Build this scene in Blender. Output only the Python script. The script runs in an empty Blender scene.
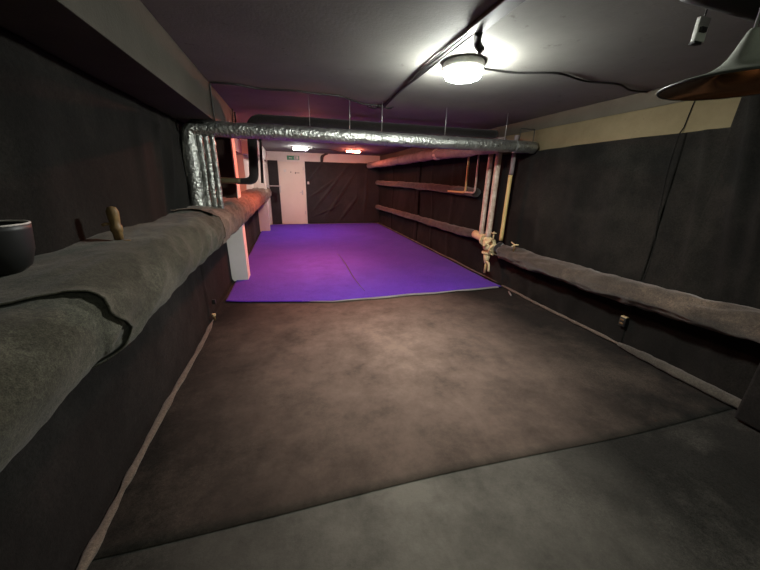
import bpy, bmesh, math, random
from mathutils import Vector, Matrix, noise
random.seed(7)
PI = math.pi
S = bpy.context.scene
COL = S.collection

# ------------------------------------------------------------------ camera
FPX = 308.0
def cam_axes():
    d = Vector((289-380, 178-285, FPX)).normalized()
    up = -(d.cross(Vector((1, .022, 0))).normalized())
    r = d.cross(up)
    if r.x < 0: r = -r
    # rows of world->cam : world X,Y,Z axes expressed in (image right, image down, forward)
    return r, d, up
rX, rY, rZ = cam_axes()
def w(comp): return Vector((rX[comp], rY[comp], rZ[comp]))   # camera basis vector in world
right, down, fwd = w(0), w(1), w(2)
cam = bpy.data.cameras.new('camera')
co = bpy.data.objects.new('camera', cam); COL.objects.link(co)
M = Matrix((right, -down, -fwd)).transposed().to_4x4()
M.translation = Vector((0, 0, 1.5))
co.matrix_world = M
cam.sensor_fit = 'HORIZONTAL'; cam.sensor_width = 36.0
cam.lens = 36.0*FPX/760.0
cam.clip_start = .02
S.camera = co

# ------------------------------------------------------------------ world, exposure
wd = bpy.data.worlds.new('world'); S.world = wd; wd.use_nodes = True
wd.node_tree.nodes['Background'].inputs[0].default_value = (.02, .02, .02, 1)
wd.node_tree.nodes['Background'].inputs[1].default_value = .2
S.view_settings.view_transform = 'Standard'
try: S.view_settings.look = 'None'
except Exception: pass
S.view_settings.gamma = 1.0
S.view_settings.use_curve_mapping = False
S.view_settings.exposure = 0.0
# lamp strengths, used by the lamps' builders
MAIN_W, REAR_W, LED_W, RED_W, RED2_W = 150.0, 30.0, 62.0, 34.0, 100.0
MAIN_C, REAR_C, LED_C, RED_C = (.97, 1, .93), (.90, 1, .80), (1, .97, .93), (1, .22, .13)

# ------------------------------------------------------------------ helpers
def fbm(x, y, z, sc=1.0, oct=4):
    return noise.fractal(Vector((x*sc, y*sc, z*sc)), .9, 2.1, oct)
def nz(x, y, z, sc=1.0):
    return noise.noise(Vector((x*sc, y*sc, z*sc)))
def ridge(x, y, z, sc=1.0):
    return 1-abs(noise.noise(Vector((x*sc, y*sc, z*sc))))*2

def obj(name, bm, m, parent=None, smooth=True):
    me = bpy.data.meshes.new(name); bm.to_mesh(me); bm.free()
    me.materials.append(m)
    if smooth:
        for p in me.polygons: p.use_smooth = True
    o = bpy.data.objects.new(name, me); COL.objects.link(o)
    if parent: 
        o.parent = parent
        o.matrix_parent_inverse = Matrix.Translation(-Vector(parent.location))
    return o
def tag(o, label=None, cat=None, group=None, kind=None):
    if label: o['label'] = label
    if cat: o['category'] = cat
    if group: o['group'] = group
    if kind: o['kind'] = kind
    return o
def thing(name, loc, label, cat, group=None):
    o = bpy.data.objects.new(name, None); COL.objects.link(o); o.location = loc
    o.empty_display_size = .1
    return tag(o, label, cat, group)
def box(bm, x0, x1, y0, y1, z0, z1, bev=0):
    r = bmesh.ops.create_cube(bm, size=1.0)
    vs = r['verts']
    for v in vs:
        v.co = Vector((x0+(v.co.x+.5)*(x1-x0), y0+(v.co.y+.5)*(y1-y0), z0+(v.co.z+.5)*(z1-z0)))
    if bev:
        es = list({e for v in vs for e in v.link_edges})
        bmesh.ops.bevel(bm, geom=es, offset=bev, segments=2, profile=.7, affect='EDGES')
def boxbm(*a, bev=0):
    bm = bmesh.new(); box(bm, *a, bev=bev); return bm
def smooth_path(pts, n=10):
    P = [Vector(p) for p in pts]
    if len(P) < 3:
        return [P[0].lerp(P[1], i/n) for i in range(n+1)]
    out = []
    for i in range(len(P)-1):
        a = P[max(i-1, 0)]; b = P[i]; c = P[i+1]; d = P[min(i+2, len(P)-1)]
        for k in range(n):
            t = k/n
            out.append(.5*((2*b)+(c-a)*t+(2*a-5*b+4*c-d)*t*t+(3*b-a-3*c+d)*t**3))
    out.append(P[-1]); return out
def round_path(pts, rad=.1, n=6):
    P = [Vector(p) for p in pts]; out = [P[0]]
    for i in range(1, len(P)-1):
        a, b, c = P[i-1], P[i], P[i+1]
        r = min(rad, (a-b).length*.49, (c-b).length*.49)
        p0 = b+(a-b).normalized()*r; p1 = b+(c-b).normalized()*r
        for k in range(n+1):
            t = k/n
            out.append(p0*(1-t)**2+b*2*t*(1-t)+p1*t*t)
    out.append(P[-1]); return out
def resample(path, step):
    out = [path[0]]
    for a, b in zip(path, path[1:]):
        L = (b-a).length; n = max(1, int(round(L/step)))
        for k in range(1, n+1): out.append(a.lerp(b, k/n))
    return out
def tube(bm, path, r, seg=12, bump=None, cap=True):
    """r: number or f(t, length);  bump: f(point, angle, s) -> radial offset"""
    path = [Vector(p) for p in path]
    T = []
    for i in range(len(path)):
        t = path[min(i+1, len(path)-1)]-path[max(i-1, 0)]
        T.append(t.normalized())
    up = Vector((0, 0, 1)) if abs(T[0].z) < .9 else Vector((1, 0, 0))
    n = T[0].cross(up).normalized()
    rings = []; s = 0
    for i, p in enumerate(path):
        if i: 
            s += (p-path[i-1]).length
            n = (n-T[i]*n.dot(T[i])).normalized()
        b = T[i].cross(n)
        rr = r(i/(len(path)-1)) if callable(r) else r
        ring = []
        for k in range(seg):
            a = 2*PI*k/seg
            dr = n*math.cos(a)+b*math.sin(a)
            q = p+dr*rr
            if bump: q = p+dr*(rr+bump(q, a, s))
            ring.append(bm.verts.new(q))
        rings.append(ring)
    for A, B in zip(rings, rings[1:]):
        for k in range(seg):
            bm.faces.new((A[k], A[(k+1) % seg], B[(k+1) % seg], B[k]))
    if cap:
        for ring in (rings[0], rings[-1]):
            bm.faces.new(ring if ring is rings[-1] else list(reversed(ring)))
def tubebm(path, r, seg=12, bump=None, cap=True):
    bm = bmesh.new(); tube(bm, path, r, seg, bump, cap)
    bmesh.ops.recalc_face_normals(bm, faces=bm.faces); return bm
def lathe(bm, prof, seg=32, loc=(0, 0, 0)):
    rings = []
    for r, z in prof:
        if r < 1e-5: rings.append([bm.verts.new((loc[0], loc[1], loc[2]+z))])
        else: rings.append([bm.verts.new((loc[0]+r*math.cos(2*PI*k/seg), loc[1]+r*math.sin(2*PI*k/seg), loc[2]+z)) for k in range(seg)])
    for A, B in zip(rings, rings[1:]):
        for k in range(seg):
            a = [A[0]] if len(A) == 1 else [A[k], A[(k+1) % seg]]
            b = [B[0]] if len(B) == 1 else [B[(k+1) % seg], B[k]]
            if len(a)+len(b) >= 3: bm.faces.new(a+b)
def lathebm(prof, seg=32, loc=(0, 0, 0)):
    bm = bmesh.new(); lathe(bm, prof, seg, loc); bmesh.ops.recalc_face_normals(bm, faces=bm.faces); return bm
def grid(f, nu, nv, mask=None, thick=0.004, flip=False):
    bm = bmesh.new()
    V = [[None]*(nv+1) for _ in range(nu+1)]
    def g(i, j):
        if V[i][j] is None: V[i][j] = bm.verts.new(f(i/nu, j/nv))
        return V[i][j]
    for i in range(nu):
        for j in range(nv):
            if mask and not mask((i+.5)/nu, (j+.5)/nv): continue
            q = (g(i, j), g(i+1, j), g(i+1, j+1), g(i, j+1))
            bm.faces.new(q if not flip else q[::-1])
    if thick:
        bmesh.ops.solidify(bm, geom=list(bm.faces), thickness=thick)
    return bm

# ------------------------------------------------------------------ materials
def mat(name, rough=.8, metal=0, spec=.4):
    m = bpy.data.materials.new(name); m.use_nodes = True
    nt = m.node_tree; b = nt.nodes['Principled BSDF']
    b.inputs['Roughness'].default_value = rough; b.inputs['Metallic'].default_value = metal
    b.inputs['Specular IOR Level'].default_value = spec
    return m, nt, b
def coords(nt, scale=(1, 1, 1)):
    tc = nt.nodes.new('ShaderNodeTexCoord'); mp = nt.nodes.new('ShaderNodeMapping')
    mp.inputs['Scale'].default_value = scale
    nt.links.new(tc.outputs['Object'], mp.inputs[0]); return mp.outputs[0]
def nnoise(nt, v, sc, det=4, rough=.6):
    n = nt.nodes.new('ShaderNodeTexNoise'); n.inputs['Scale'].default_value = sc
    n.inputs['Detail'].default_value = det; n.inputs['Roughness'].default_value = rough
    nt.links.new(v, n.inputs['Vector']); return n.outputs['Fac']
def ramp(nt, fac, stops):
    r = nt.nodes.new('ShaderNodeValToRGB'); e = r.color_ramp.elements
    while len(e) < len(stops): e.new(.5)
    for el, (p, c) in zip(e, stops): el.position = p; el.color = (*c, 1)
    nt.links.new(fac, r.inputs[0]); return r.outputs[0]
def mix(nt, fac, a, b, mode='MIX'):
    m = nt.nodes.new('ShaderNodeMix'); m.data_type = 'RGBA'; m.blend_type = mode
    for s, v in ((0, fac), (6, a), (7, b)):
        if hasattr(v, 'links'): nt.links.new(v, m.inputs[s])
        else: m.inputs[s].default_value = v if s == 0 else (*v, 1)
    return m.outputs[2]
def bump(nt, b, h, st=.3, d=.01):
    n = nt.nodes.new('ShaderNodeBump'); n.inputs['Strength'].default_value = st; n.inputs['Distance'].default_value = d
    nt.links.new(h, n.inputs['Height'])
    if b.inputs['Normal'].links: nt.links.new(b.inputs['Normal'].links[0].from_socket, n.inputs['Normal'])
    nt.links.new(n.outputs[0], b.inputs['Normal'])

def fabric(name, dark, light, dust=None, sc=3, dsc=1.3, fine=260, sheen=.15, lo=.5, hi=.75):
    m, nt, b = mat(name, .95, 0, .06)
    v = coords(nt)
    c = ramp(nt, nnoise(nt, v, sc, 6, .65), [(.3, dark), (.7, light)])
    if dust:
        f = ramp(nt, nnoise(nt, v, dsc, 8, .7), [(lo, (0, 0, 0)), (hi, (1, 1, 1))])
        c = mix(nt, f, c, dust)
    fn = nnoise(nt, v, fine, 2, .6)
    c = mix(nt, .55, c, ramp(nt, fn, [(.3, (.35, .35, .35)), (.7, (1.5, 1.5, 1.5))]), 'MULTIPLY')
    c = mix(nt, .6, c, ramp(nt, nnoise(nt, v, 75, 3, .7), [(.32, (.45,)*3), (.68, (1.55,)*3)]), 'MULTIPLY')
    nt.links.new(c, b.inputs['Base Color'])
    b.inputs['Sheen Weight'].default_value = sheen; b.inputs['Sheen Roughness'].default_value = .6
    bump(nt, b, nnoise(nt, v, 14, 6, .65), .35, .012)
    bump(nt, b, fn, .4, .002)
    return m
def paint(name, c1, c2, sc=3, rough=.85, spots=None, bst=.3):
    m, nt, b = mat(name, rough, 0, .25)
    v = coords(nt)
    c = ramp(nt, nnoise(nt, v, sc, 8, .65), [(.3, c1), (.7, c2)])
    if spots:
        f = ramp(nt, nnoise(nt, v, sc*6, 6, .75), [(.62, (0, 0, 0)), (.7, (1, 1, 1))])
        c = mix(nt, f, c, spots)
    nt.links.new(c, b.inputs['Base Color'])
    bump(nt, b, nnoise(nt, v, 60, 5), bst, .004)
    return m
def plain(name, c, rough=.5, metal=0, spec=.5, var=.15):
    m, nt, b = mat(name, rough, metal, spec)
    v = coords(nt)
    c2 = tuple(x*(1-var) for x in c)
    nt.links.new(ramp(nt, nnoise(nt, v, 25, 4), [(.35, c), (.65, c2)]), b.inputs['Base Color'])
    return m
def glow(name, c, st):
    m, nt, b = mat(name, .4)
    b.inputs['Base Color'].default_value = (*c, 1)
    b.inputs['Emission Color'].default_value = (*c, 1)
    b.inputs['Emission Strength'].default_value = st
    return m

M_felt = fabric('black_felt', (.0065, .006, .0052), (.0115, .0108, .0094), (.022, .019, .0155), 2.2, 1.1, sheen=.03)
M_felt_floor = fabric('dusty_floor_felt', (.0055, .005, .0042), (.011, .0098, .0083), (.070, .055, .043), 2.0, .9, 300, .03, .46, .80)
M_felt_near = fabric('grey_floor_felt', (.008, .0078, .0066), (.016, .0155, .0135), (.075, .071, .060), 2.0, .9, 300, .03, .48, .80)
M_wrap = fabric('pipe_wrap_felt', (.030, .029, .020), (.056, .053, .038), (.11, .104, .08), 2.5, 2.2, 300, .08)
M_wrap_far = fabric('dusty_brown_wrap', (.085, .062, .046), (.15, .108, .082), (.24, .175, .135), 4, 3, 300, .08)
M_skirt = fabric('black_skirt_felt', (.006, .0055, .005), (.012, .011, .010), (.022, .019, .017), 2.2, 1.1, sheen=.03)
M_back = fabric('back_drape_felt', (.020, .020, .020), (.034, .033, .032), None, 2.2, 1.1)
def dust_glow_patch(m, ctr, rad, amt, z=0):
    """paler patch mixed into the base colour: dust on the felt, painted lamp glow on the carpet"""
    nt = m.node_tree; b = nt.nodes['Principled BSDF']
    src = b.inputs['Base Color'].links[0].from_socket
    tc = nt.nodes.new('ShaderNodeTexCoord'); mp = nt.nodes.new('ShaderNodeMapping')
    mp.inputs['Location'].default_value = (-ctr[0]/rad[0], -ctr[1]/rad[1], 0)
    mp.inputs['Scale'].default_value = (1/rad[0], 1/rad[1], 0)
    nt.links.new(tc.outputs['Object'], mp.inputs[0])
    gr = nt.nodes.new('ShaderNodeTexGradient'); gr.gradient_type = 'SPHERICAL'
    nt.links.new(mp.outputs[0], gr.inputs[0])
    n = nnoise(nt, tc.outputs['Object'], 3.0, 8, .7)
    mu = nt.nodes.new('ShaderNodeMath'); mu.operation = 'MULTIPLY'
    nt.links.new(gr.outputs['Fac'], mu.inputs[0]); nt.links.new(ramp(nt, n, [(.3, (.45,)*3), (.7, (1.3,)*3)]), mu.inputs[1])
    c = mix(nt, mu.outputs[0], src, amt)
    nt.links.new(c, b.inputs['Base Color'])
M_fold = fabric('dusty_fold_felt', (.08, .064, .05), (.125, .098, .076), None, 6, 3)
M_fold_dark = fabric('grey_fold_felt', (.035, .032, .026), (.075, .068, .055), None, 6, 3)
M_carpet = fabric('purple_carpet_pile', (.062, .016, .36), (.082, .022, .43), (.10, .03, .45), 1.6, 1.0, 320, .08)
dust_glow_patch(M_felt_floor, (.8, 2.6), (1.75, 2.7), (.20, .146, .118))
dust_glow_patch(M_felt_near, (.5, 1.1), (1.3, 1.6), (.15, .14, .12))
dust_glow_patch(M_carpet, (.5, 5.1), (1.4, 2.2), (.13, .07, .66))  # painted glow under the red lamp, mixed into the carpet colour
M_ceil = paint('grey_ceiling_plaster', (.17, .165, .15), (.235, .23, .21), 1.2, spots=(.14, .13, .115))
M_white = paint('white_wall_paint', (.56, .53, .47), (.66, .63, .57), 2.0)
M_band = paint('stained_cream_plaster', (.125, .098, .052), (.18, .142, .08), 2.5, spots=(.10, .08, .045))
M_beam = paint('grimy_beam_paint', (.040, .037, .028), (.060, .055, .043), 2.0)
M_recess = paint('dark_recess_paint', (.14, .09, .07), (.2, .13, .10), 3)
M_colw = paint('fresh_column_paint', (.74, .72, .64), (.82, .80, .72), 3)
M_conc = paint('concrete', (.12, .115, .105), (.19, .18, .165), 2)
M_door = paint('cream_door_paint', (.62, .56, .46), (.68, .62, .52), 1.5, .5, bst=.1)
M_blk = plain('black_plastic', (.012, .012, .012), .5)
M_cable = plain('black_cable_rubber', (.016, .015, .014), .6)
M_dkpipe = fabric('dark_pipe_lagging', (.016, .014, .013), (.03, .026, .024), None, 5, 3)
M_tape = paint('pale_tape', (.5, .45, .42), (.6, .56, .52), 8)
M_yel = paint('yellow_pipe_paint', (.50, .36, .14), (.60, .45, .20), 6, .55, spots=(.30, .20, .08))
M_cream = paint('cream_valve_paint', (.52, .42, .22), (.66, .55, .33), 14, .6, spots=(.22, .15, .07))
M_peel = paint('peeling_pipe_paint', (.34, .20, .14), (.70, .62, .52), 9, .6, spots=(.12, .07, .05))
M_rust = paint('rusty_brass', (.10, .06, .03), (.24, .15, .06), 18, .5, spots=(.35, .27, .12))
M_steel = plain('galvanised_steel', (.45, .46, .45), .4, .8)
M_lampout = plain('dark_green_lamp_enamel', (.30, .31, .27), .4, 0, .5)
M_copper = plain('hammered_copper', (.36, .17, .065), .16, 1.0)
M_lacquer = plain('dark_lamp_rim', (.05, .055, .048), .4)
M_green = plain('green_exit_plastic', (.02, .22, .10), .4)
M_wsign = plain('white_sign_plastic', (.6, .6, .55), .4)
# crinkled foil
M_foil, nt, b = mat('crinkled_foil', .36, .92, .5)
v = coords(nt)
vo = nt.nodes.new('ShaderNodeTexVoronoi'); vo.inputs['Scale'].default_value = 38; nt.links.new(v, vo.inputs['Vector'])
nt.links.new(ramp(nt, nnoise(nt, v, 7, 6), [(.3, (.30, .31, .29)), (.7, (.52, .53, .50))]), b.inputs['Base Color'])
bump(nt, b, vo.outputs['Distance'], .6, .012); bump(nt, b, nnoise(nt, v, 55, 5, .7), .6, .008)
nt.links.new(ramp(nt, nnoise(nt, v, 30, 3), [(.3, (.25,)*3), (.7, (.55,)*3)]), b.inputs['Roughness'])

# ------------------------------------------------------------------ the setting
XL, XR, YB, YF, ZC = -.96, 3.06, 11.0, -2.6, 2.28
def struct(name, bm, m, parent=None, smooth=False):
    return tag(obj(name, bm, m, parent, smooth), kind='structure')
struct('floor', boxbm(-2.6, 3.4, YF-.2, YB+.3, -.15, 0), M_conc)
struct('ceiling', boxbm(-2.6, 3.4, YF-.2, YB+.3, ZC, ZC+.15), M_ceil)
bm = bmesh.new()
box(bm, XL-.2, XL, YF, 5.1, 0, ZC); box(bm, XL-.2, XL, 5.1, 8.0, 0, 1.15); box(bm, XL-.2, XL, 8.0, YB, 0, ZC); box(bm, XL-.2, XL, 5.1, 8.0, 1.98, ZC)
struct('wall_left', bm, M_white)
bm = bmesh.new()      # recess behind the left wall
box(bm, -2.0, -1.85, 4.9, 8.2, 1.0, ZC); box(bm, -1.85, XL-.2, 4.9, 5.1, 1.0, ZC); box(bm, -1.85, XL-.2, 8.0, 8.2, 1.0, ZC); box(bm, -1.85, XL-.2, 5.1, 8.0, 1.0, 1.15)
struct('wall_recess', bm, M_recess)
struct('wall_right', boxbm(XR, XR+.2, YF, YB, 0, ZC), M_band)
bm = bmesh.new()
box(bm, -.98, -.305, YB, YB+.2, 0, ZC); box(bm, .50, XR+.2, YB, YB+.2, 0, ZC); box(bm, -.305, .50, YB, YB+.2, 1.99, ZC)
struct('wall_back', bm, M_white)
struct('wall_front', boxbm(-1.2, 3.3, YF-.2, YF, 0, ZC), M_felt)
struct('trim_1', boxbm(XL, -.62, YF, 4.84, 1.98, ZC, bev=.006), M_beam)     # ceiling beam
struct('trim_2', boxbm(XL, -.62, 7.9, YB, 1.98, ZC, bev=.006), M_white)      # far ceiling beam
struct('trim_3', boxbm(XL, -.70, 4.85, 5.1, 0, ZC, bev=.006), M_colw)       # column
struct('trim_4', boxbm(XL, -.64, 9.6, 9.85, 0, 1.98, bev=.006), M_white)     # far column
struct('wall_shade_strip', boxbm(XR-.012, XR+.02, YF, 10.99, 2.14, ZC, bev=.004), paint('shaded_dirty_wall', (.072, .062, .046), (.10, .088, .066), 2.5))    # added dark strip colouring in the shaded, dirty upper wall
# door
dr = struct('door_1', boxbm(-.27, .47, YB+.0, YB+.05, .02, 1.95, bev=.004), M_door)
bm = bmesh.new()
box(bm, -.305, -.27, YB-.025, YB+.06, 0, 1.99); box(bm, .47, .505, YB-.025, YB+.06, 0, 1.99); box(bm, -.27, .47, YB-.025, YB+.06, 1.95, 1.99)
struct('door_frame', bm, M_door, dr)
bm = bmesh.new(); box(bm, .38, .42, YB-.01, YB, .98, 1.12); tube(bm, [(.40, YB-.01, 1.06), (.40, YB-.05, 1.06), (.31, YB-.055, 1.06)], .01, 8)
struct('door_handle', bm, M_steel, dr)
for z in (.35, 1.75):
    struct('door_hinge', boxbm(.455, .475, YB-.035, YB-.01, z, z+.1), M_steel, dr)
bm = bmesh.new(); box(bm, -.15, -.07, YB-.004, YB, 1.68, 1.76); struct('door_notice', bm, M_wsign, dr)
bm = bmesh.new(); box(bm, .20, .34, YB-.012, YB, 1.655, 1.67); box(bm, .20, .22, YB-.012, YB, 1.63, 1.69); box(bm, .06, .08, YB-.012, YB, 1.66, 1.70)
struct('door_bolt', bm, M_blk, dr)

# ------------------------------------------------------------------ floor coverings
def felt_floor(x0, x1, y0, y1, z, nx, ny, amp, seed, edge=None):
    def f(u, v):
        x = x0+(x1-x0)*u; y = y0+(y1-y0)*v
        if edge: y = edge(x, y, v)
        h = amp*(.6*nz(x, y, seed, 1.3)+.4*nz(x, y, seed+5, 3.5))
        return (x, y, z+abs(h)*.5+.0005)
    return grid(f, nx, ny, thick=.0)
def solid(o, t, off=-1):
    md = o.modifiers.new('thickness', 'SOLIDIFY'); md.thickness = t; md.offset = off; return o
seam = lambda x: 1.10-.02*x+.012*math.sin(x*2.3)
o = obj('floor_felt', felt_floor(-.95, 3.05, YF+.02, 1.13, .001, 60, 60, .004, 3), M_felt_near)
tag(o, 'dark grey felt floor sheet nearest the viewer, in front of the crosswise seam', 'floor covering')
def e2(x, y, v): return seam(x)*(1-v)+y*v if v < .15 else y
o = obj('floor_felt', grid(lambda u, v: (lambda x, y: (x, y, .0055+.002*nz(x, y, 3, 1.5)*min(1,(y-1.05)*3)+.0008*math.exp(-(y-seam(x))*18)*(.5+.5*nz(x, 1, 1, 2))))(-.95+4*u, seam(-.95+4*u)+(10.95-seam(-.95+4*u))*v), 80, 160, thick=0), M_felt_floor)
solid(o, .0015)
tag(o, 'brown dusty black felt floor sheet between the crosswise seam and the purple carpet', 'floor covering')
# purple carpet
def cfront(x):
    t = (x+.86)/3.8
    return 3.97-.29*min(1, max(0, t/.34))**.8+.05*max(0, t-.5)+.012*nz(x, 0, 2, 3)
root = thing('purple_carpet', (1.0, 7.3, .012), 'bright purple carpet with a wavy pale front edge covering the far half of the floor', 'carpet')
def fcar(u, v):
    x = -.87+3.83*u; y0 = cfront(x); y = y0+(10.93-y0)*v
    z = .021+.004*nz(x, y, 1, 1.2)+.002*nz(x, y, 9, 4)
    z += .008*math.exp(-((x-(.88+.03*math.sin(y)))/.025)**2)*(1 if 4.0 < y < 6.6 else 0)
    d = y-y0
    z += .010*math.exp(-d*9)*(.7+.6*nz(x, 0, 4, 1.6))
    return (x, y, z)
o = obj('pile_sheet', grid(fcar, 200, 170, thick=0), M_carpet, root); solid(o, .007)
def fedge(u, v):
    x = .05+2.85*u; y = cfront(x)-.004+.012*v
    wd_ = .040*math.sin(PI*min(1, u*4)/2)*(.7+.5*nz(x, 2, 2, 2.5))
    p = fcar((x+.87)/3.83, 0)
    return (x, cfront(x)-wd_*(1-v)+.004, .019+(p[2]+.003-.019)*v)
tag(obj('edge_tape', grid(fedge, 120, 2, thick=.002), M_tape, root), 'pale curled edge strip')
bm = bmesh.new()
pts = [(.86+.02*math.sin(t*6)+.06*t, 6.3-2.35*t, .0315+.004*nz(.9, 6.3-2.2*t, 1, 1.2)) for t in [i/24 for i in range(25)]]
pts = [(p[0], p[1], fcar((p[0]+.87)/3.83, (p[1]-cfront(p[0]))/(10.93-cfront(p[0])))[2]+.0005) for p in pts]
tube(bm, pts, lambda t: .0035+.006*math.sin(PI*t), 6); obj('seam', bm, M_cable, root)

# ------------------------------------------------------------------ fabric on the walls
def drape(name, side, y0, y1, ztop, zbot, label, m=None, ny=120, nz_=60, amp=.014, foldf=None, off=.022, seed=0, mask=None, cat='wall fabric'):
    x0 = (XL+off) if side == 'L' else (XR-off)
    sg = 1 if side == 'L' else -1
    def f(u, v):
        y = y0+(y1-y0)*u
        zt = ztop(y) if callable(ztop) else ztop
        zb = zbot(y) if callable(zbot) else zbot
        z = zb+(zt-zb)*v
        d = amp*(.7*fbm(y, z*.6, seed, 1.3)+.3*ridge(y, z*.5, seed+3, 2.6))
        if foldf: d += foldf(y, z)
        d = max(d, -.012)
        return (x0+sg*d, y, z)
    o = obj(name, grid(f, ny, nz_, mask, thick=0), m or M_felt)
    solid(o, .003, 0)
    return tag(o, label, cat)
g = lambda d, wd_: math.exp(-(d/wd_)**2)
def foldL(y, z):
    d = 0
    for (ya, yb, wd_, h) in ((3.25, 2.95, .05, .02), (3.0, 2.75, .04, .018), (2.6, 2.5, .08, .02), (1.7, 1.5, .12, .02)):
        t = (z-1.2)/.8; d += h*g(y-(yb+(ya-yb)*t), wd_)*(.3+.7*math.sin(PI*min(1, max(0, t))))
    return d+.012*g(z-(1.86+.03*nz(y, 0, 0, 1.3)), .03)
drape('wall_fabric', 'L', YF+.05, 3.42, lambda y: 1.972, 1.12, 'black felt stretched over the left wall above the wrapped pipe, reddish near the silver pipe', foldf=foldL, ny=200, nz_=50, seed=2)
drape('wall_fabric', 'L', 3.44, 4.83, 1.97, 1.12, 'dark felt on the left wall between the silver upright pipes and the white column', ny=50, nz_=30, seed=4)
# lower left skirt with a ridge at the floor
def foldS(y, z):
    return .030*g(z-.0, .035)*(1+.5*nz(y, 0, 0, 2))+.02*math.sin(y*3+z*2)*.4+.018*g(y-(3.46+.1*(z-.4)), .015)
drape('wall_fabric', 'L', YF+.05, 4.83, 1.0, .016, 'black felt hanging from the left wrapped pipe down to the floor', m=M_skirt, foldf=foldS, ny=240, nz_=60, seed=6, off=.03)
drape('wall_fabric', 'L', 5.12, 9.58, 1.12, .026, 'dark felt low on the left wall beyond the white column beside the purple carpet', ny=90, nz_=30, seed=7, off=.06, foldf=lambda y, z: .02*math.sin(y*5))
# dusty folded strips at the wall foot
def strip(side, y0, y1, r, label, x, zc=.02, seed=0, pts=None):
    P = pts or [(x+.02*nz(y0+(y1-y0)*i/60, 1, seed, 1.2), y0+(y1-y0)*i/60, zc+r*.45+.008*nz(i*.2, 2, seed)) for i in range(61)]
    bm = tubebm(resample([Vector(p) for p in P], .05), lambda t: r*(.75+.4*nz(t*22, seed, 3))*(.5+.5*min(1, 12*t, 12*(1-t))), 10, lambda q, a, s: .006*nz(q.x*9, q.y*9, q.z*9))
    for v in bm.verts: v.co.z = max(.014, zc+(v.co.z-zc)*.75)
    return tag(obj('folded_felt_strip', bm, M_fold if seed in (1, 2, 5) else M_fold_dark), label, 'fabric strip')
strip('L', .55, 3.40, .026, 'dusty brown rolled felt edge along the foot of the left wall', XL+.065, seed=1)
strip('R', 1.88, 3.75, .026, 'thin dusty felt edge at the foot of the right wall beside the purple carpet corner', XR-.07, seed=2)
strip('R', -.6, 1.92, .066, 'thick rumpled felt roll at the foot of the right wall in the foreground', XR-.085, seed=3)
strip('R', 3.85, 10.9, .02, 'thin brown felt edge along the right wall foot beside the purple carpet', XR-.06, seed=5, zc=.03)
# right wall
def foldR1(y, z):
    d = 0
    for (yt, yb, wd_, h) in ((1.55, 1.35, .05, .035), (1.38, 1.25, .04, .03), (1.0, 1.1, .10, .03), (.6, .8, .12, .03), (1.80, 1.6, .03, .015)):
        t = (z-.6)/1.4; d += h*g(y-(yb+(yt-yb)*t), wd_)*(.15+.85*max(0, min(1, t)))
    d += .02*g(z-(1.25+.25*(y-1.2)), .09)*g(y-1.0, .5)
    return d*1.7
def foldR2(y, z):
    d = .0
    for (yt, yb, wd_, h) in ((2.9, 2.7, .10, .016), (3.3, 3.2, .07, .016), (2.3, 2.5, .09, .014)):
        t = (z-.6)/1.3; d += h*g(y-(yb+(yt-yb)*t), wd_)
    return d+.012*g(z-(1.2-.15*(y-2.5)), .06)
ROPE = lambda z: 1.93+.0*z
drape('wall_fabric', 'R', YF+.05, 1.94, lambda y: 1.905 if y > 1.66 else 2.27, .014, 'black felt over the right wall in the foreground, right of the dark seam', foldf=foldR1, ny=230, nz_=90, seed=11, amp=.034)
drape('wall_fabric', 'R', 1.93, 4.35, lambda y: 1.895-.012*math.sin(y*2), .014, 'black felt over the right wall between the dark seam and the yellow pipe', foldf=foldR2, ny=120, nz_=70, seed=12, off=.026, amp=.02)
drape('wall_fabric', 'R', 4.33, 7.5, lambda y: 1.95, .024, 'black felt over the right wall behind the twin peeling pipes', ny=110, nz_=50, seed=13, foldf=lambda y, z: .02*g(y-6.4-.1*z, .05)+.02*g(y-5.6, .08)+.015*math.sin(z*5+y))
drape('wall_fabric', 'R', 7.48, 10.985, lambda y: 2.03, .024, 'black felt on the far right wall beyond the dark post', ny=100, nz_=50, seed=14, foldf=lambda y, z: .02*g(y-9.4, .06)+.015*math.sin(z*4+y*2))
# back wall drapes
def bdrape(x0, x1, z1, label, seed, folds, m):
    def f(u, v):
        x = x0+(x1-x0)*u; z = .03+(z1-.03)*v
        d = .012*fbm(x, z, seed, 1.6)
        for (xt, xb, zt, zb, wd_, h) in folds:
            if zb-.2 < z < zt+.2:
                t = (z-zb)/(zt-zb); tt = min(1, max(0, t))
                d += 1.7*h*g(x-(xb+(xt-xb)*t), wd_)*math.sin(PI*max(.0, min(1, (t+.1)/1.2)))
        return (x, YB-.03-max(d, -.015), z)
    o = obj('wall_fabric', grid(f, 110, 90, thick=0), m); solid(o, .003, 0)
    return tag(o, label, 'wall fabric')
fl = [(1.9, .75, 1.9, .5, .06, .05), (2.15, 1.1, 1.7, .2, .06, .045), (1.3, .6, 1.3, .9, .05, .04), (1.5, .9, 1.5, 1.1, .05, .04), (1.0, .62, 1.9, 1.4, .05, .035), (2.3, 1.6, 1.0, .1, .06, .04), (1.7, .7, .7, .25, .05, .03)]
bdrape(.52, 2.25, 2.02, 'creased black felt curtain hanging on the back wall right of the cream door', 21, fl, M_back)
bdrape(2.23, 3.045, 2.03, 'plain black felt in the far right corner of the back wall', 22, [(2.6, 2.5, 1.9, .3, .05, .03)], M_back)
bdrape(-.62, -.32, 2.02, 'narrow black felt strip on the back wall left of the cream door', 23, [], M_back)
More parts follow.
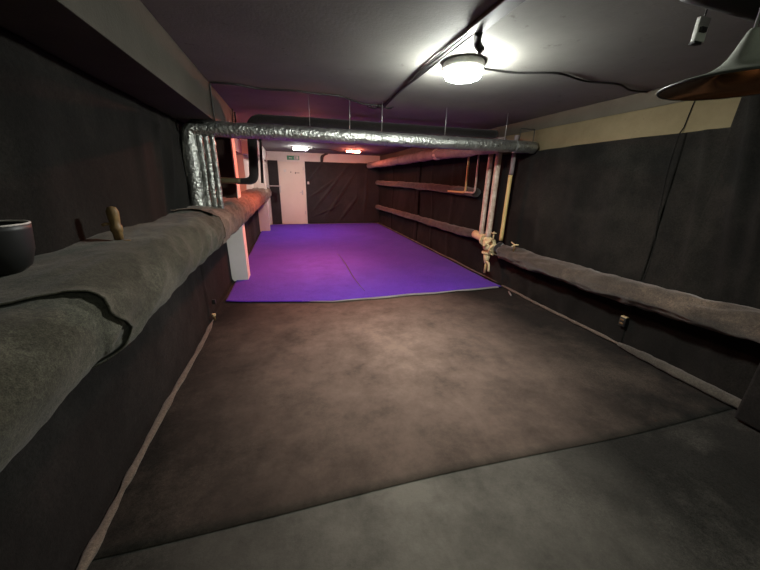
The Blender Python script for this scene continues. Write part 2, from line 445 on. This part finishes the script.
# seams of the fabric
from mathutils.bvhtree import BVHTree
def on_wall(y, z):
    best = XR-.002
    for o in [o for o in bpy.data.objects if o.name.startswith('wall_fabric')]:
        me = o.data
        if not any(abs(v.co.x-XR) < .2 for v in me.vertices[:3]): continue
        if o.name not in on_wall.t: on_wall.t[o.name] = BVHTree.FromPolygons([v.co for v in me.vertices], [p.vertices[:] for p in me.polygons])
        h = on_wall.t[o.name].ray_cast(Vector((2.5, y, z)), Vector((1, 0, 0)))
        if h[0]: best = min(best, h[0].x)
    return best
on_wall.t = {}
P = []
for k in range(31):
    t = k/30; z = 2.20-1.50*t; y = 1.95-.0*t+.035*math.sin(t*5)
    P.append(Vector((on_wall(y, z)-.003, y, z)))
tag(obj('dark_rope', tubebm(P, .0045, 8), M_skirt), 'dark rope hanging down the right wall felt towards the wrapped pipe', 'rope')
tag(obj('post', boxbm(XR-.062, XR-.02, 7.25, 7.42, .03, 2.05, bev=.008), M_skirt), 'black vertical post on the far right wall', 'post')

# ------------------------------------------------------------------ left wrapped pipe
LP = thing('wrapped_pipe', (XL+.15, 4.0, 1.0), 'thick felt-wrapped pipe running waist high along the whole left wall', 'pipe')
def prof(s, y, off=0.0):
    nr = max(0, min(1, (2.0-y)/1.2)); r = .120+.006*nr; xc = -.722+.035*nr; zc = 1.05-.01*nr
    L1 = .165
    if s < .3:
        t = s/.3
        x = XL+.012+(xc-XL-.012)*t; z = 1.185+(zc+r-1.185)*t
        nx, nz2 = 0, 1
    else:
        a = PI/2-(s-.3)/.7*(PI*1.15)
        nx, nz2 = math.cos(a), math.sin(a); x = xc+r*nx; z = zc+r*nz2
    # wrinkles: diagonal pulls round the pipe plus dents
    q = y*1.0+s*.5
    d = .012*fbm(y*1.2, s*3, 0, 1.5)
    d += .017*ridge(q*1.0, s*1.2, 4, 3.2)*min(1, s*3)*(.35 if y < 1.0 else 1)
    d += .006*ridge(y*1.3+s*2, s*3, 8, 4.0)
    far = max(0, min(1, (y-1.6)/1.5))
    d += far*(.010*ridge(y*1.6+s*1.3, s*1.5, 12, 3.5)+.006*ridge(y*2-s*1.0, s*2, 15, 5))
    d += .010*math.exp(-((s-.42-.10*math.sin(y*2.2))/.05)**2)*(.5+.5*nz(y, 2, 2, 1.5))
    if s < .45: d += .006*math.sin(y*4+s*10)
    d += off
    return Vector((x+nx*d, y, z+nz2*d))
def wrap(y0, y1, off, mask=None, lift=None, ny=300, ns=44, s0=0, s1=1):
    def f(u, v):
        y = y0+(y1-y0)*u; s = s0+(s1-s0)*v
        return prof(s, y, off+(lift(y, s) if lift else 0))
    return grid(f, ny, ns, mask and (lambda u, v: mask(y0+(y1-y0)*u, s0+(s1-s0)*v)), thick=0)
def eb(s): return .93+.02*math.sin(s*20)+.10*max(0, min(1, (s-.25)/.2))+.11*max(0, min(1, (s-.5)/.15))-.05*max(0, min(1, (s-.7)/.2))
o = obj('felt_wrap', wrap(YF+.1, 1.5, 0), M_wrap, LP); solid(o, .004)
tag(o, 'greenish grey foreground length of wrap tucked under the next')
def lift2(y, s):
    d = y-eb(s); return math.exp(-max(0, d)/.04)*(.003+.013*math.exp(-((s-.45)/.08)**2)+.003*math.exp(-((s-.68)/.1)**2))*(1 if s < .8 else max(0, (1-s)/.2))
def f2(u, v):
    s = v; y0 = eb(s); y = y0+(3.2-y0)*u; return prof(s, y, .009+lift2(y, s))
o = obj('felt_wrap', grid(f2, 220, 44, thick=0), M_wrap, LP); solid(o, .005)
def f3(u, v):
    s = v; y0 = 3.0-.35*max(0, .3-s)+.06*math.sin(s*8); y = y0+(10.75-y0)*u
    return prof(s, y, .016+(.02*math.exp(-(y-y0)/.05) if s < .4 else 0))
o = obj('felt_wrap', grid(f3, 520, 40, thick=0), M_wrap_far, LP); solid(o, .004)
bm = tubebm([(-.777, y, 1.03) for y in (10.4, 10.8, 10.9)], lambda t: .12-.05*(t > .9), 20)
tag(obj('pipe_end', bm, M_steel, LP), 'grey metal pipe end')
# second slimmer pipe lying behind on the ledge far away
bm = tubebm(resample([Vector((-.88, 4.0, 1.21)), Vector((-.88, 7.0, 1.20)), Vector((-.86, 9.55, 1.20))], .06), .035, 12, lambda q, a, s: .008*nz(q.y*4, a, 2))
tag(obj('felt_covered_pipe', bm, M_wrap_far), 'slim felt-covered pipe lying behind the thick wrapped pipe beside the column', 'pipe')
# grey bracket at the far end
bm = bmesh.new(); box(bm, -.93, -.27, 10.5, 10.62, 1.245, 1.27); box(bm, -.30, -.27, 10.5, 10.62, 1.06, 1.245)
tag(obj('metal_bracket', bm, M_steel, smooth=False), 'grey metal bracket bar over the far end of the wrapped pipe beside the door', 'bracket')

# valve on the ledge
vy, vx = 1.74, -.80
V = thing('air_valve', (vx, vy, 1.18), 'small rusty brass valve standing up from the left felt-wrapped pipe', 'valve')
obj('valve_body', lathebm([(0, .035), (.018, .035), (.020, .07), (.024, .075), (.024, .10), (.019, .105), (.022, .13), (.024, .165), (.017, .185), (0, .19)], 16, (vx, vy, 1.17)), M_rust, V)
bm = bmesh.new()
lathe(bm, [(0, 0), (.022, 0), (.024, .022), (.018, .026), (.013, .04), (0, .04)], 6, (vx, vy, 1.17)); obj('hex_nut', bm, M_steel, V, False)
obj('spout', tubebm([(vx, vy, 1.28), (vx-.03, vy-.025, 1.282), (vx-.038, vy-.03, 1.275)], .007, 8), M_rust, V)
bm = bmesh.new(); box(bm, vx-.006, vx+.045, vy-.006, vy+.006, 1.196, 1.203); obj('lever', bm, M_rust, V)

# black bowl at the left frame edge
bw = thing('black_bowl', (-.93, 1.10, 1.2), 'black rounded bowl with a worn pale rim on the left wrapped pipe', 'bowl')
prof_b = [(0, 0), (.038, .002), (.064, .024), (.080, .072), (.088, .135), (.089, .152), (.083, .152), (.082, .135), (.073, .072), (.05, .03), (0, .022)]
obj('bowl_body', lathebm(prof_b, 36, (-.865, 1.19, 1.20)), M_blk, bw)
obj('rim', tubebm([(-.865+.086*math.cos(2*PI*k/40), 1.19+.086*math.sin(2*PI*k/40), 1.352+.003*nz(k, 0, 0)) for k in range(41)], lambda t: .0035+.002*nz(t*60, 1, 1), 6, cap=False), M_tape, bw)

# ------------------------------------------------------------------ silver pipes
SP = thing('silver_duct_pipe', (1.0, 3.55, 1.93), 'fat crinkled silver foil pipe crossing the whole room under the ceiling', 'pipe')
def fb(q, a, s): return .005*fbm(q.x*2, q.y*6, q.z*6, 2.5)+.004*ridge(q.x, q.y*2, q.z*2, 6)
path = round_path([(-.865, 3.44, 1.20), (-.865, 3.50, 1.92), (3.0, 3.55, 1.925)], .10, 8)
path = resample(path, .025)
obj('foil_jacket', tubebm(path, .066, 28, fb), M_foil, SP)
for x in (.05, .98, 1.9, 2.7):
    bm = tubebm([(x+.0*k, 3.547+.070*math.cos(2*PI*k/24), 1.925+.070*math.sin(2*PI*k/24)) for k in range(25)], .004, 6, cap=False)
    obj('strap', bm, M_steel, SP)
for x in (.24, .65, 1.0, 1.75, 2.55):
    obj('hanger_rod', tubebm([(x, 3.55, 1.985), (x, 3.55, ZC)], .0035, 6), M_steel, SP)
bm = bmesh.new(); 
for a, b_ in (((2.72, 3.5, 2.0), (2.72, 3.5, 2.12)), ((2.72, 3.5, 2.12), (2.92, 3.5, 2.12)), ((2.92, 3.5, 2.12), (2.92, 3.5, 1.98))): tube(bm, [Vector(a), Vector(b_)], .005, 6)
obj('bracket', bm, M_cable, SP)
for i, (x, lab) in enumerate(((-.775, 'slim crinkled foil pipe standing right beside the fat silver elbow'), (-.722, 'middle one of the three slim upright foil pipes by the left wall'), (-.669, 'slim upright foil pipe farthest from the fat silver elbow'))):
    bm = tubebm(resample([Vector((x-.005, 3.47+.01*i, 1.165)), Vector((x, 3.49, 1.858))], .012), .023, 16, lambda q, a, s, i=i: .004*fbm(q.x*6, q.y*6+i, q.z*3, 4)+.003*ridge(q.x, q.y, q.z+i, 14))
    tag(obj('slim_foil_pipe', bm, M_foil), lab, 'pipe')

# dark lagged pipe
D = thing('dark_lagged_pipe', (-.3, 4.4, 1.4), 'dark wrapped pipe looping up beside the white column and across behind the silver pipe', 'pipe')
path = resample(round_path([(-.60, 4.4, 1.45), (-.425, 4.4, 1.455), (-.39, 4.4, 2.165), (3.0, 4.4, 2.175)], .13, 8), .05)
obj('lagging', tubebm(path, lambda t: .038+.017*min(1, t*14), 18, lambda q, a, s: .006*nz(q.x*4, q.z*5, q.y*5)), M_dkpipe, D)
path = resample(round_path([(-.335, 4.46, 1.43), (-.30, 4.46, 2.19)], .1), .05)
tag(obj('thin_pipe', tubebm(path, .018, 10), M_dkpipe, D))
path = resample([Vector((-.58, 4.4, 1.45)), Vector((-.935, 4.4, 1.455))], .04)
tag(obj('branch_pipe', tubebm(path, .036, 12, lambda q, a, s: .003*nz(q.x*9, q.z*9, 0)), paint('grimy_green_pipe', (.07, .06, .035), (.15, .13, .07), 9, .4, spots=(.2, .1, .05)), D), 'greenish brown bare branch pipe')
tag(obj('column_shade_panel', boxbm(-.925, -.712, 4.828, 4.848, 1.20, 1.975, bev=.003), paint('column_shade_brown', (.035, .02, .016), (.055, .032, .025), 3)), 'dark brown panel added over the shaded upper front of the near white column', 'panel')  # added panel; its dark colour stands in for the silver pipe's shade
# recess contents
tag(obj('recess_glow_strip', boxbm(-1.17, -1.10, 7.6, 7.9, 1.16, 2.2, bev=.005), paint('red_lit_orange', (.3, .12, .05), (.45, .2, .08), 3)), 'orange strip added in the recess behind the left wall column, coloured as red lamp light', 'added strip')  # added piece; its orange stands in for red light on the recess

# ------------------------------------------------------------------ right side pipes
def rwrap(name, pts, r, label, seg=20, seed=0, sag=.0, m=None, step=.03, wr=1.0):
    path = resample(smooth_path(pts, 8), step)
    def bp(q, a, s): return wr*(.014*fbm(q.y*1.3, a*.5, seed, 1.6)+.010*ridge(s*1.1+a*.35, a*.4, seed, 3.0)+.004*nz(q.y*9, a, seed)+.007*ridge(q.y*.8+a*.15, a*.5, seed+5, 5.0))
    return tag(obj(name, tubebm(path, r, seg, bp), m or M_wrap), label, 'pipe')
M_wrap2 = fabric('brown_black_wrap', (.028, .022, .017), (.052, .041, .031), (.12, .090, .066), 3, 2.5, 300, .2)
rwrap('wrapped_pipe', [(2.90, 3.72, .555), (2.90, 3.0, .56), (2.90, 2.0, .585), (2.89, 1.2, .63), (2.88, .3, .67), (2.88, -1.2, .70), (2.88, -2.5, .70)], .088, 'felt-wrapped pipe knee high on the right wall in front of the valve cluster', 32, 1, m=M_wrap2, wr=1.5)
tag(obj('wall_box', boxbm(2.80, 3.03, .2, .98, .02, .58, bev=.02), M_skirt), 'dark felt-covered block under the near end of the right wrapped pipe', 'block')
rwrap('wrapped_pipe', [(2.93, 4.15, .69), (2.93, 5.0, .66), (2.93, 6.6, .64), (2.93, 8.2, .63), (2.93, 10.8, .60)], .060, 'felt-wrapped pipe low on the right wall beyond the valve cluster', 16, 2, m=M_wrap2)
rwrap('wrapped_pipe', [(2.93, 4.62, 1.34), (2.93, 6, 1.37), (2.93, 8, 1.39), (2.93, 10.8, 1.41)], .062, 'felt-wrapped pipe at chest height on the far right wall', 16, 3, m=M_wrap2)
rwrap('wrapped_pipe', [(2.66, 3.75, 1.955), (2.66, 5.2, 1.965), (2.66, 6.0, 1.975), (2.66, 8, 1.965), (2.66, 10.9, 1.955)], .085, 'thick wrapped pipe slung high along the right side just under the silver pipe', 20, 4, m=paint('dull_lagging', (.16, .12, .115), (.30, .24, .22), 5, spots=(.42, .35, .33)))
tp = bpy.data.objects['wrapped_pipe.004']
o = obj('pipe_collar', tubebm([(2.66, 5.55+.01*k, 1.97) for k in range(14)], .098, 20), M_peel); o.parent = tp
def vpipe(name, y, z0, z1, r, m, label, x=2.85, foot=None):
    pts = [Vector((x, y, z0)), Vector((x, y, z1))]
    if foot: pts = round_path([foot, (x, y, foot[2]), (x, y, z1)], .07, 6)
    return tag(obj(name, tubebm(resample(pts, .05), r, 14, lambda q, a, s: .002*nz(q.x*20, q.y*20, q.z*9)), m), label, 'pipe', None)
vpipe('upright_pipe', 4.235, .70, 1.90, .036, M_peel, 'left one of the twin upright pipes with flaking cream paint above the valves')
vpipe('upright_pipe', 4.045, .72, 2.05, .042, M_peel, 'right one of the twin upright pipes with flaking cream paint, streaked with rust')
vpipe('upright_pipe', 3.735, .72, 1.60, .026, M_yel, 'ochre yellow upright pipe between the twin pipes and the black wall felt')
vpipe('upright_pipe', 3.725, 1.60, 2.08, .028, paint('dull_purple_grey_paint', (.16, .13, .13), (.24, .2, .2), 8), 'dull grey upper length of pipe above the ochre yellow pipe')
vpipe('elbow_pipe', 4.84, 1.33, 1.95, .017, M_yel, 'thin tan pipe bending left onto the chest-high wrapped pipe, the left of two', foot=(2.85, 5.45, 1.33))
vpipe('elbow_pipe', 4.55, 1.33, 1.95, .015, M_peel, 'thin rusty pipe bending left just behind the twin upright pipes', foot=(2.86, 4.95, 1.335))

# valve cluster
VC = thing('valve_cluster', (2.85, 3.95, .5), 'cluster of cream-painted valves and flanges where the right wall pipes meet', 'valve')
def cyl(p, q, r, seg=14): return tubebm([Vector(p), Vector(q)], r, seg)
obj('tee_pipe', tubebm(resample([Vector((2.86, 4.42, .70)), Vector((2.85, 4.0, .66))], .05), .062, 16, lambda q, a, s: .004*nz(q.x*15, q.y*15, q.z*15)), M_cream, VC)
bm = bmesh.new()
bmesh.ops.create_icosphere(bm, subdivisions=3, radius=.098, matrix=Matrix.Translation((2.84, 3.97, .61)))
for v in bm.verts:
    n = (v.co-Vector((2.84, 3.97, .61))); v.co += n.normalized()*.022*nz(v.co.x, v.co.y, v.co.z, 14)
obj('valve_body', bm, M_cream, VC)
for (p, q) in (((2.84, 4.10, .665), (2.84, 4.125, .67)), ((2.84, 3.86, .57), (2.84, 3.835, .56)), ((2.84, 3.99, .50), (2.84, 3.99, .475))):
    obj('flange', cyl(p, q, .088, 16), M_cream, VC, False)
for k in range(6):
    a = 2*PI*k/6
    obj('bolt', cyl((2.84+.072*math.cos(a), 3.87, .572+.072*math.sin(a)), (2.84+.072*math.cos(a), 3.815, .553+.072*math.sin(a)), .010, 6), M_cream, VC, False)
obj('bonnet', tubebm([Vector((2.84, 3.99, .48)), Vector((2.82, 3.97, .40)), Vector((2.81, 3.95, .33))], lambda t: .058-.03*t, 14), M_cream, VC)
obj('drain_spout', tubebm(resample(round_path([(2.80, 3.93, .36), (2.78, 3.84, .36), (2.78, 3.82, .24)], .04), .03), .016, 10), M_cream, VC)
o = obj('drain_pipe', tubebm([(2.81, 3.95, .37), (2.81, 3.955, .18)], .019, 10), M_yel, VC)
obj('handle_stem', cyl((2.84, 3.90, .69), (2.83, 3.89, .79), .010, 8), M_cream, VC)
def wheel(c, R, parent, nm='handwheel'):
    bm = bmesh.new()
    tube(bm, [(c[0]+R*math.cos(2*PI*k/20), c[1]+R*math.sin(2*PI*k/20), c[2]) for k in range(21)], .006, 6, cap=False)
    for k in range(4):
        a = PI/2*k+.4; tube(bm, [Vector(c), Vector((c[0]+R*math.cos(a), c[1]+R*math.sin(a), c[2]))], .005, 6)
    tube(bm, [Vector((c[0], c[1], c[2]-.02)), Vector((c[0], c[1], c[2]+.02))], .011, 8)
    obj(nm, bm, M_cream, parent)
wheel((2.83, 3.89, .80), .034, VC)
obj('side_plug', cyl((2.76, 3.93, .62), (2.71, 3.92, .625), .028, 6), M_cream, VC, False)
obj('side_plug', cyl((2.79, 3.87, .68), (2.74, 3.84, .70), .022, 6), M_cream, VC, False)
o = obj('clamp_cover', tubebm(resample([Vector((2.86, 3.80, .62)), Vector((2.88, 3.70, .57))], .02), lambda t: .075+.01*math.sin(t*9), 14, lambda q, a, s: .008*nz(q.x*20, q.y*20, q.z*20)), M_back, VC)
GV = thing('gate_valve', (2.86, 3.45, .66), 'small brass tap handle poking out of the right felt-wrapped pipe', 'valve')
obj('stem', cyl((2.86, 3.45, .62), (2.85, 3.44, .71), .014, 8), M_rust, GV)
bm = bmesh.new(); tube(bm, [(2.84, 3.36, .73), (2.85, 3.44, .715), (2.86, 3.52, .735)], .009, 8); tube(bm, [(2.80, 3.43, .70), (2.85, 3.44, .705), (2.89, 3.45, .72)], .007, 8)
obj('tap_handle', bm, M_cream, GV)
# socket box on the right wall
SB = thing('wall_socket', (XR-.05, 1.96, .26), 'small black socket with yellowed contacts on the right wall felt below the pipe', 'socket')
obj('socket_body', boxbm(XR-.075, XR-.03, 1.925, 1.985, .215, .305, bev=.006), M_blk, SB)
for z in (.238, .275): obj('contact', boxbm(XR-.081, XR-.074, 1.94, 1.972, z, z+.014, bev=.002), M_rust, SB)
tag(obj('contact_cap', boxbm(XR-.072, XR-.035, 1.93, 1.98, .305, .314, bev=.002), M_cream, SB))
# small stub bits by the left corner
ST = thing('floor_stub', (-.90, 3.45, .0), 'small rusty pipe stub at the foot of the left wall before the purple carpet', 'pipe stub')
obj('stub', tubebm([(-.885, 3.42, .015), (-.885, 3.42, .075)], .014, 8), M_rust, ST)
obj('cap', tubebm([(-.885, 3.42, .07), (-.885, 3.42, .09)], .020, 6), M_cream, ST, False)
tag(obj('latch', boxbm(-.905, -.87, 3.50, 3.53, .17, .22, bev=.004), M_blk), 'tiny dark latch on the left wall felt above the rusty stub', 'latch')
SF = tag(obj('floor_clip', tubebm([(2.93, 3.50, .022), (2.86, 3.36, .022)], .010, 8), M_steel), 'small metal clip on the floor under the valve cluster', 'clip')
bpy.data.objects[SF.name]

# ------------------------------------------------------------------ ceiling cables
tag(obj('cable_trunking', boxbm(.962, 1.052, YF+.05, 1.80, ZC-.024, ZC-.001, bev=.006), M_cable), 'wide dark cable trunking running along the ceiling past the round lamp', 'trunking')
tag(obj('cable_trunking_end', tubebm(smooth_path([(1.03, 1.78, ZC-.02), (1.07, 1.86, ZC-.04), (1.09, 1.84, ZC-.08)], 6), .022, 8), M_cable), 'dark dangling cable stub at the end of the ceiling trunking', 'cable')
labs = ['leftmost thin cable of the bundle between trunking and ceiling junction', 'second thin cable from the left in the ceiling bundle', 'second thin cable from the right in the ceiling bundle', 'rightmost thin cable of the bundle beside the round lamp']
for i, x in enumerate((.985, 1.0, 1.02, 1.035)):
    P = [(x, 1.76, ZC-.008), (x+.02*math.sin(i*2.1), 2.5, ZC-.008), (1.03+.02*math.sin(i*3), 3.1, ZC-.008), (1.02+.015*i, 3.72, ZC-.012-.003*i)]
    tag(obj('ceiling_cable', tubebm(smooth_path(P, 10), .006 if i % 2 else .0045, 6), M_cable), labs[i], 'cable', 'cables of the ceiling bundle')
J = thing('cable_junction', (1.02, 3.7, ZC), 'tangle of black cable ends on the ceiling above the silver pipe', 'cable')
for k in range(6):
    a = k*1.1; P = [(1.02, 3.70, ZC-.012), (1.02+.09*math.cos(a), 3.70+.05*math.sin(a), ZC-.03), (1.02+.16*math.cos(a+.4), 3.72+.09*math.sin(a+.4), ZC-.012)]
    obj('cable_tail', tubebm(smooth_path(P, 6), .005, 6), M_cable, J)
obj('junction_core', boxbm(.99, 1.05, 3.66, 3.75, ZC-.03, ZC-.002, bev=.008), M_cable, J)
P = [(1.0, 3.68, ZC-.012), (.80, 3.67, ZC-.010), (.55, 3.45, ZC-.010), (.30, 3.42, ZC-.012), (.10, 3.40, ZC-.01), (-.2, 3.44, ZC-.01), (-.40, 3.36, ZC-.012), (-.605, 3.38, ZC-.010)]
P2 = smooth_path(P, 8)+[Vector((-.608, 3.38, ZC-.03)), Vector((-.608, 3.38, 2.1)), Vector((-.608, 3.38, 1.968)), Vector((-.65, 3.38, 1.968)), Vector((-.80, 3.38, 1.968))]
tag(obj('ceiling_cable', tubebm(P2, .008, 8), M_cable), 'black cable from the ceiling tangle to the left beam, dropping down its corner', 'cable')
P = [(1.34, 2.29, ZC-.012), (1.65, 2.30, ZC-.01), (1.95, 2.20, ZC-.012), (2.3, 2.28, ZC-.01), (2.6, 2.25, ZC-.012), (2.85, 2.34, ZC-.012), (3.03, 2.33, ZC-.012)]
tag(obj('ceiling_cable', tubebm(smooth_path(P, 8), .007, 8), M_cable), 'thin black cable from the round lamp across the ceiling to the right wall', 'cable')
P = [(.34, 9.3, ZC-.01), (.7, 9.1, ZC-.03), (1.1, 9.3, ZC-.012), (1.5, 9.6, ZC-.02), (1.84, 9.5, ZC-.02)]
tag(obj('ceiling_cable', tubebm(smooth_path(P, 8), .010, 6), M_cable), 'black cable linking the white and red lamps on the far ceiling', 'cable')
for k, x in enumerate((-.66, -.72, -.78)):
    pass
tag(obj('riser_cable', tubebm(smooth_path([(-.605, 4.60, 1.97), (-.612, 4.55, 2.1), (-.60, 4.5, 2.27)], 6), .009, 6), M_cable), 'left one of two dark cables climbing the beam side by the recess', 'cable')
tag(obj('riser_cable', tubebm(smooth_path([(-.605, 4.78, 1.97), (-.605, 4.76, 2.1), (-.60, 4.70, 2.27)], 6), .012, 6), M_cable), 'right one of two dark cables climbing the beam side by the recess', 'cable')
# bundle on the back wall band
bm = bmesh.new()
for k in range(5):
    tube(bm, smooth_path([(1.20+.02*k, YB-.03, 2.27), (1.06+.02*k, YB-.05, 2.20), (1.04+.015*k, YB-.05, 2.05), (1.05+.01*k, YB-.07, 1.99)], 6), .016, 6)
tag(obj('cable_bundle', bm, M_cable), 'black cable bundle hanging at the top of the back wall between the far lamps', 'cable')
# exit sign
E_ = thing('exit_sign', (.17, YB-.01, 2.11), 'small green and white exit sign on the white band above the cream door', 'sign')
obj('sign_panel', boxbm(-.02, .36, YB-.03, YB-.001, 2.05, 2.175, bev=.003), M_green, E_)
bm = bmesh.new(); box(bm, .20, .33, YB-.034, YB-.03, 2.065, 2.16); obj('white_field', bm, M_wsign, E_)
bm = bmesh.new()      # running figure and arrow as small marks
tube(bm, [(.255, YB-.036, 2.135), (.25, YB-.036, 2.105), (.235, YB-.036, 2.078)], .006, 6); tube(bm, [(.25, YB-.036, 2.105), (.275, YB-.036, 2.078)], .006, 6); tube(bm, [(.235, YB-.036, 2.12), (.28, YB-.036, 2.118)], .005, 6)
bmesh.ops.create_icosphere(bm, subdivisions=1, radius=.009, matrix=Matrix.Translation((.262, YB-.036, 2.15)))
obj('running_figure', bm, M_green, E_)
bm = bmesh.new(); box(bm, .05, .13, YB-.034, YB-.03, 2.10, 2.115); box(bm, .04, .055, YB-.034, YB-.03, 2.09, 2.125); obj('arrow', bm, M_wsign, E_)
tag(obj('light_switch', boxbm(.57, .63, YB-.075, YB-.05, 1.32, 1.40, bev=.004), M_wsign), 'small pale switch on the felt just right of the door', 'switch')

# black duct top right
tag(obj('black_duct', tubebm(resample([Vector((1.42, 1.01, 2.192)), Vector((3.03, 1.07, 2.192))], .08), .068, 24, lambda q, a, s: .003*nz(q.x*5, a, 0)), M_cable), 'thick black duct crossing the ceiling above the pendant lamp', 'duct')

# ------------------------------------------------------------------ lamps
def ceiling_disc(name, x, y, R, label, color, watts, drop=.045, dome=.062):
    t = thing(name, (x, y, ZC), label, 'ceiling lamp')
    obj('housing', lathebm([(0, 0), (R*1.02, 0), (R*1.06, -.006), (R*1.06, -drop), (R*.98, -drop-.003), (0, -drop-.003)], 36, (x, y, ZC)), M_wsign, t)
    st = watts/(PI*R*R*PI)/max(sum(color)/3, .1)*.5
    obj('diffuser', lathebm([(0, -drop-.001), (R*.96, -drop-.001), (R*.97, -drop-dome*.5), (R*.90, -drop-dome*.8), (R*.72, -drop-dome*.94), (R*.4, -drop-dome), (0, -drop-dome)], 36, (x, y, ZC)), glow('lit_diffuser_'+name, color, st), t)
    return t
ceiling_disc('round_ceiling_lamp', 1.215, 2.26, .130, 'bright round white lamp on the ceiling in the middle of the room', MAIN_C, MAIN_W)
ceiling_disc('round_ceiling_lamp', .9, -1.3, .135, 'round ceiling lamp at the entrance end of the room', REAR_C, REAR_W)
ceiling_disc('round_red_lamp', .35, 5.75, .09, 'small red lamp on the ceiling hidden just behind the silver pipe', RED_C, RED2_W, .02, .02)
def led(name, x, y, L, label, color, watts):
    t = thing(name, (x, y, ZC), label, 'ceiling lamp')
    obj('housing', boxbm(x-L/2-.02, x+L/2+.02, y-.06, y+.06, ZC-.035, ZC-.001, bev=.006), M_wsign, t)
    obj('diffuser', boxbm(x-L/2, x+L/2, y-.05, y+.05, ZC-.065, ZC-.035, bev=.008), glow('lit_panel_'+name, color, watts/(L*.1*PI)/max(sum(color)/3, .1)*.5), t)
led('led_panel', .34, 9.1, .36, 'small white rectangular lamp on the far ceiling above the door', LED_C, LED_W)
led('red_led_panel', 1.78, 9.2, .36, 'small glowing red lamp on the far ceiling right of the white one', RED_C, RED_W)

# pendant lamp
px_, py_, pz_ = 1.312, .745, 1.79
PL = thing('pendant_lamp', (px_, py_, pz_), 'dark flared pendant lamp with a coppery inside at the top right', 'pendant lamp')
R = .18
outer = [(.178, 0), (.18, .004), (.165, .011), (.140, .018), (.115, .025), (.090, .033), (.068, .043), (.050, .056), (.037, .074), (.028, .095), (.020, .118), (.014, .135), (.010, .142), (0, .143)]
inner = [(.175, .0), (.160, .007), (.135, .014), (.110, .021), (.085, .029), (.062, .039), (.045, .052), (.030, .072), (.02, .1), (0, .11)]
obj('shade', lathebm(outer, 56, (px_, py_, pz_)), M_lampout, PL)
obj('copper_lining', lathebm(inner, 56, (px_, py_, pz_)), M_copper, PL)
obj('rim', tubebm([(px_+.179*math.cos(2*PI*k/60), py_+.179*math.sin(2*PI*k/60), pz_+.002) for k in range(61)], .0035, 8, cap=False), M_lacquer, PL)
obj('cord', tubebm([(px_, py_, pz_+.14), (px_, py_, ZC)], .004, 8), M_steel, PL)
obj('bulb_socket', lathebm([(0, .07), (.016, .07), (.016, .105), (0, .105)], 16, (px_, py_, pz_)), M_blk, PL)
# hanging junction box
jx, jy, jz = 1.665, 1.125, 2.108
JB = thing('hanging_metal_box', (jx, jy, jz), 'small pale metal box dangling on a wire from the ceiling by the pendant lamp', 'box')
obj('box_shell', boxbm(jx-.028, jx+.028, jy-.008, jy+.008, jz-.042, jz+.042, bev=.003), M_wsign, JB)
obj('clip', boxbm(jx-.022, jx+.01, jy-.018, jy-.008, jz-.012, jz+.006, bev=.002), M_blk, JB)
obj('wire', tubebm(smooth_path([(jx, jy, jz+.04), (jx+.005, jy, jz+.09), (jx+.03, jy-.0, ZC)], 6), .003, 6), M_cable, JB)
obj('bottom_clip', boxbm(jx-.030, jx+.010, jy-.012, jy+.01, jz-.052, jz-.042, bev=.002), M_blk, JB)
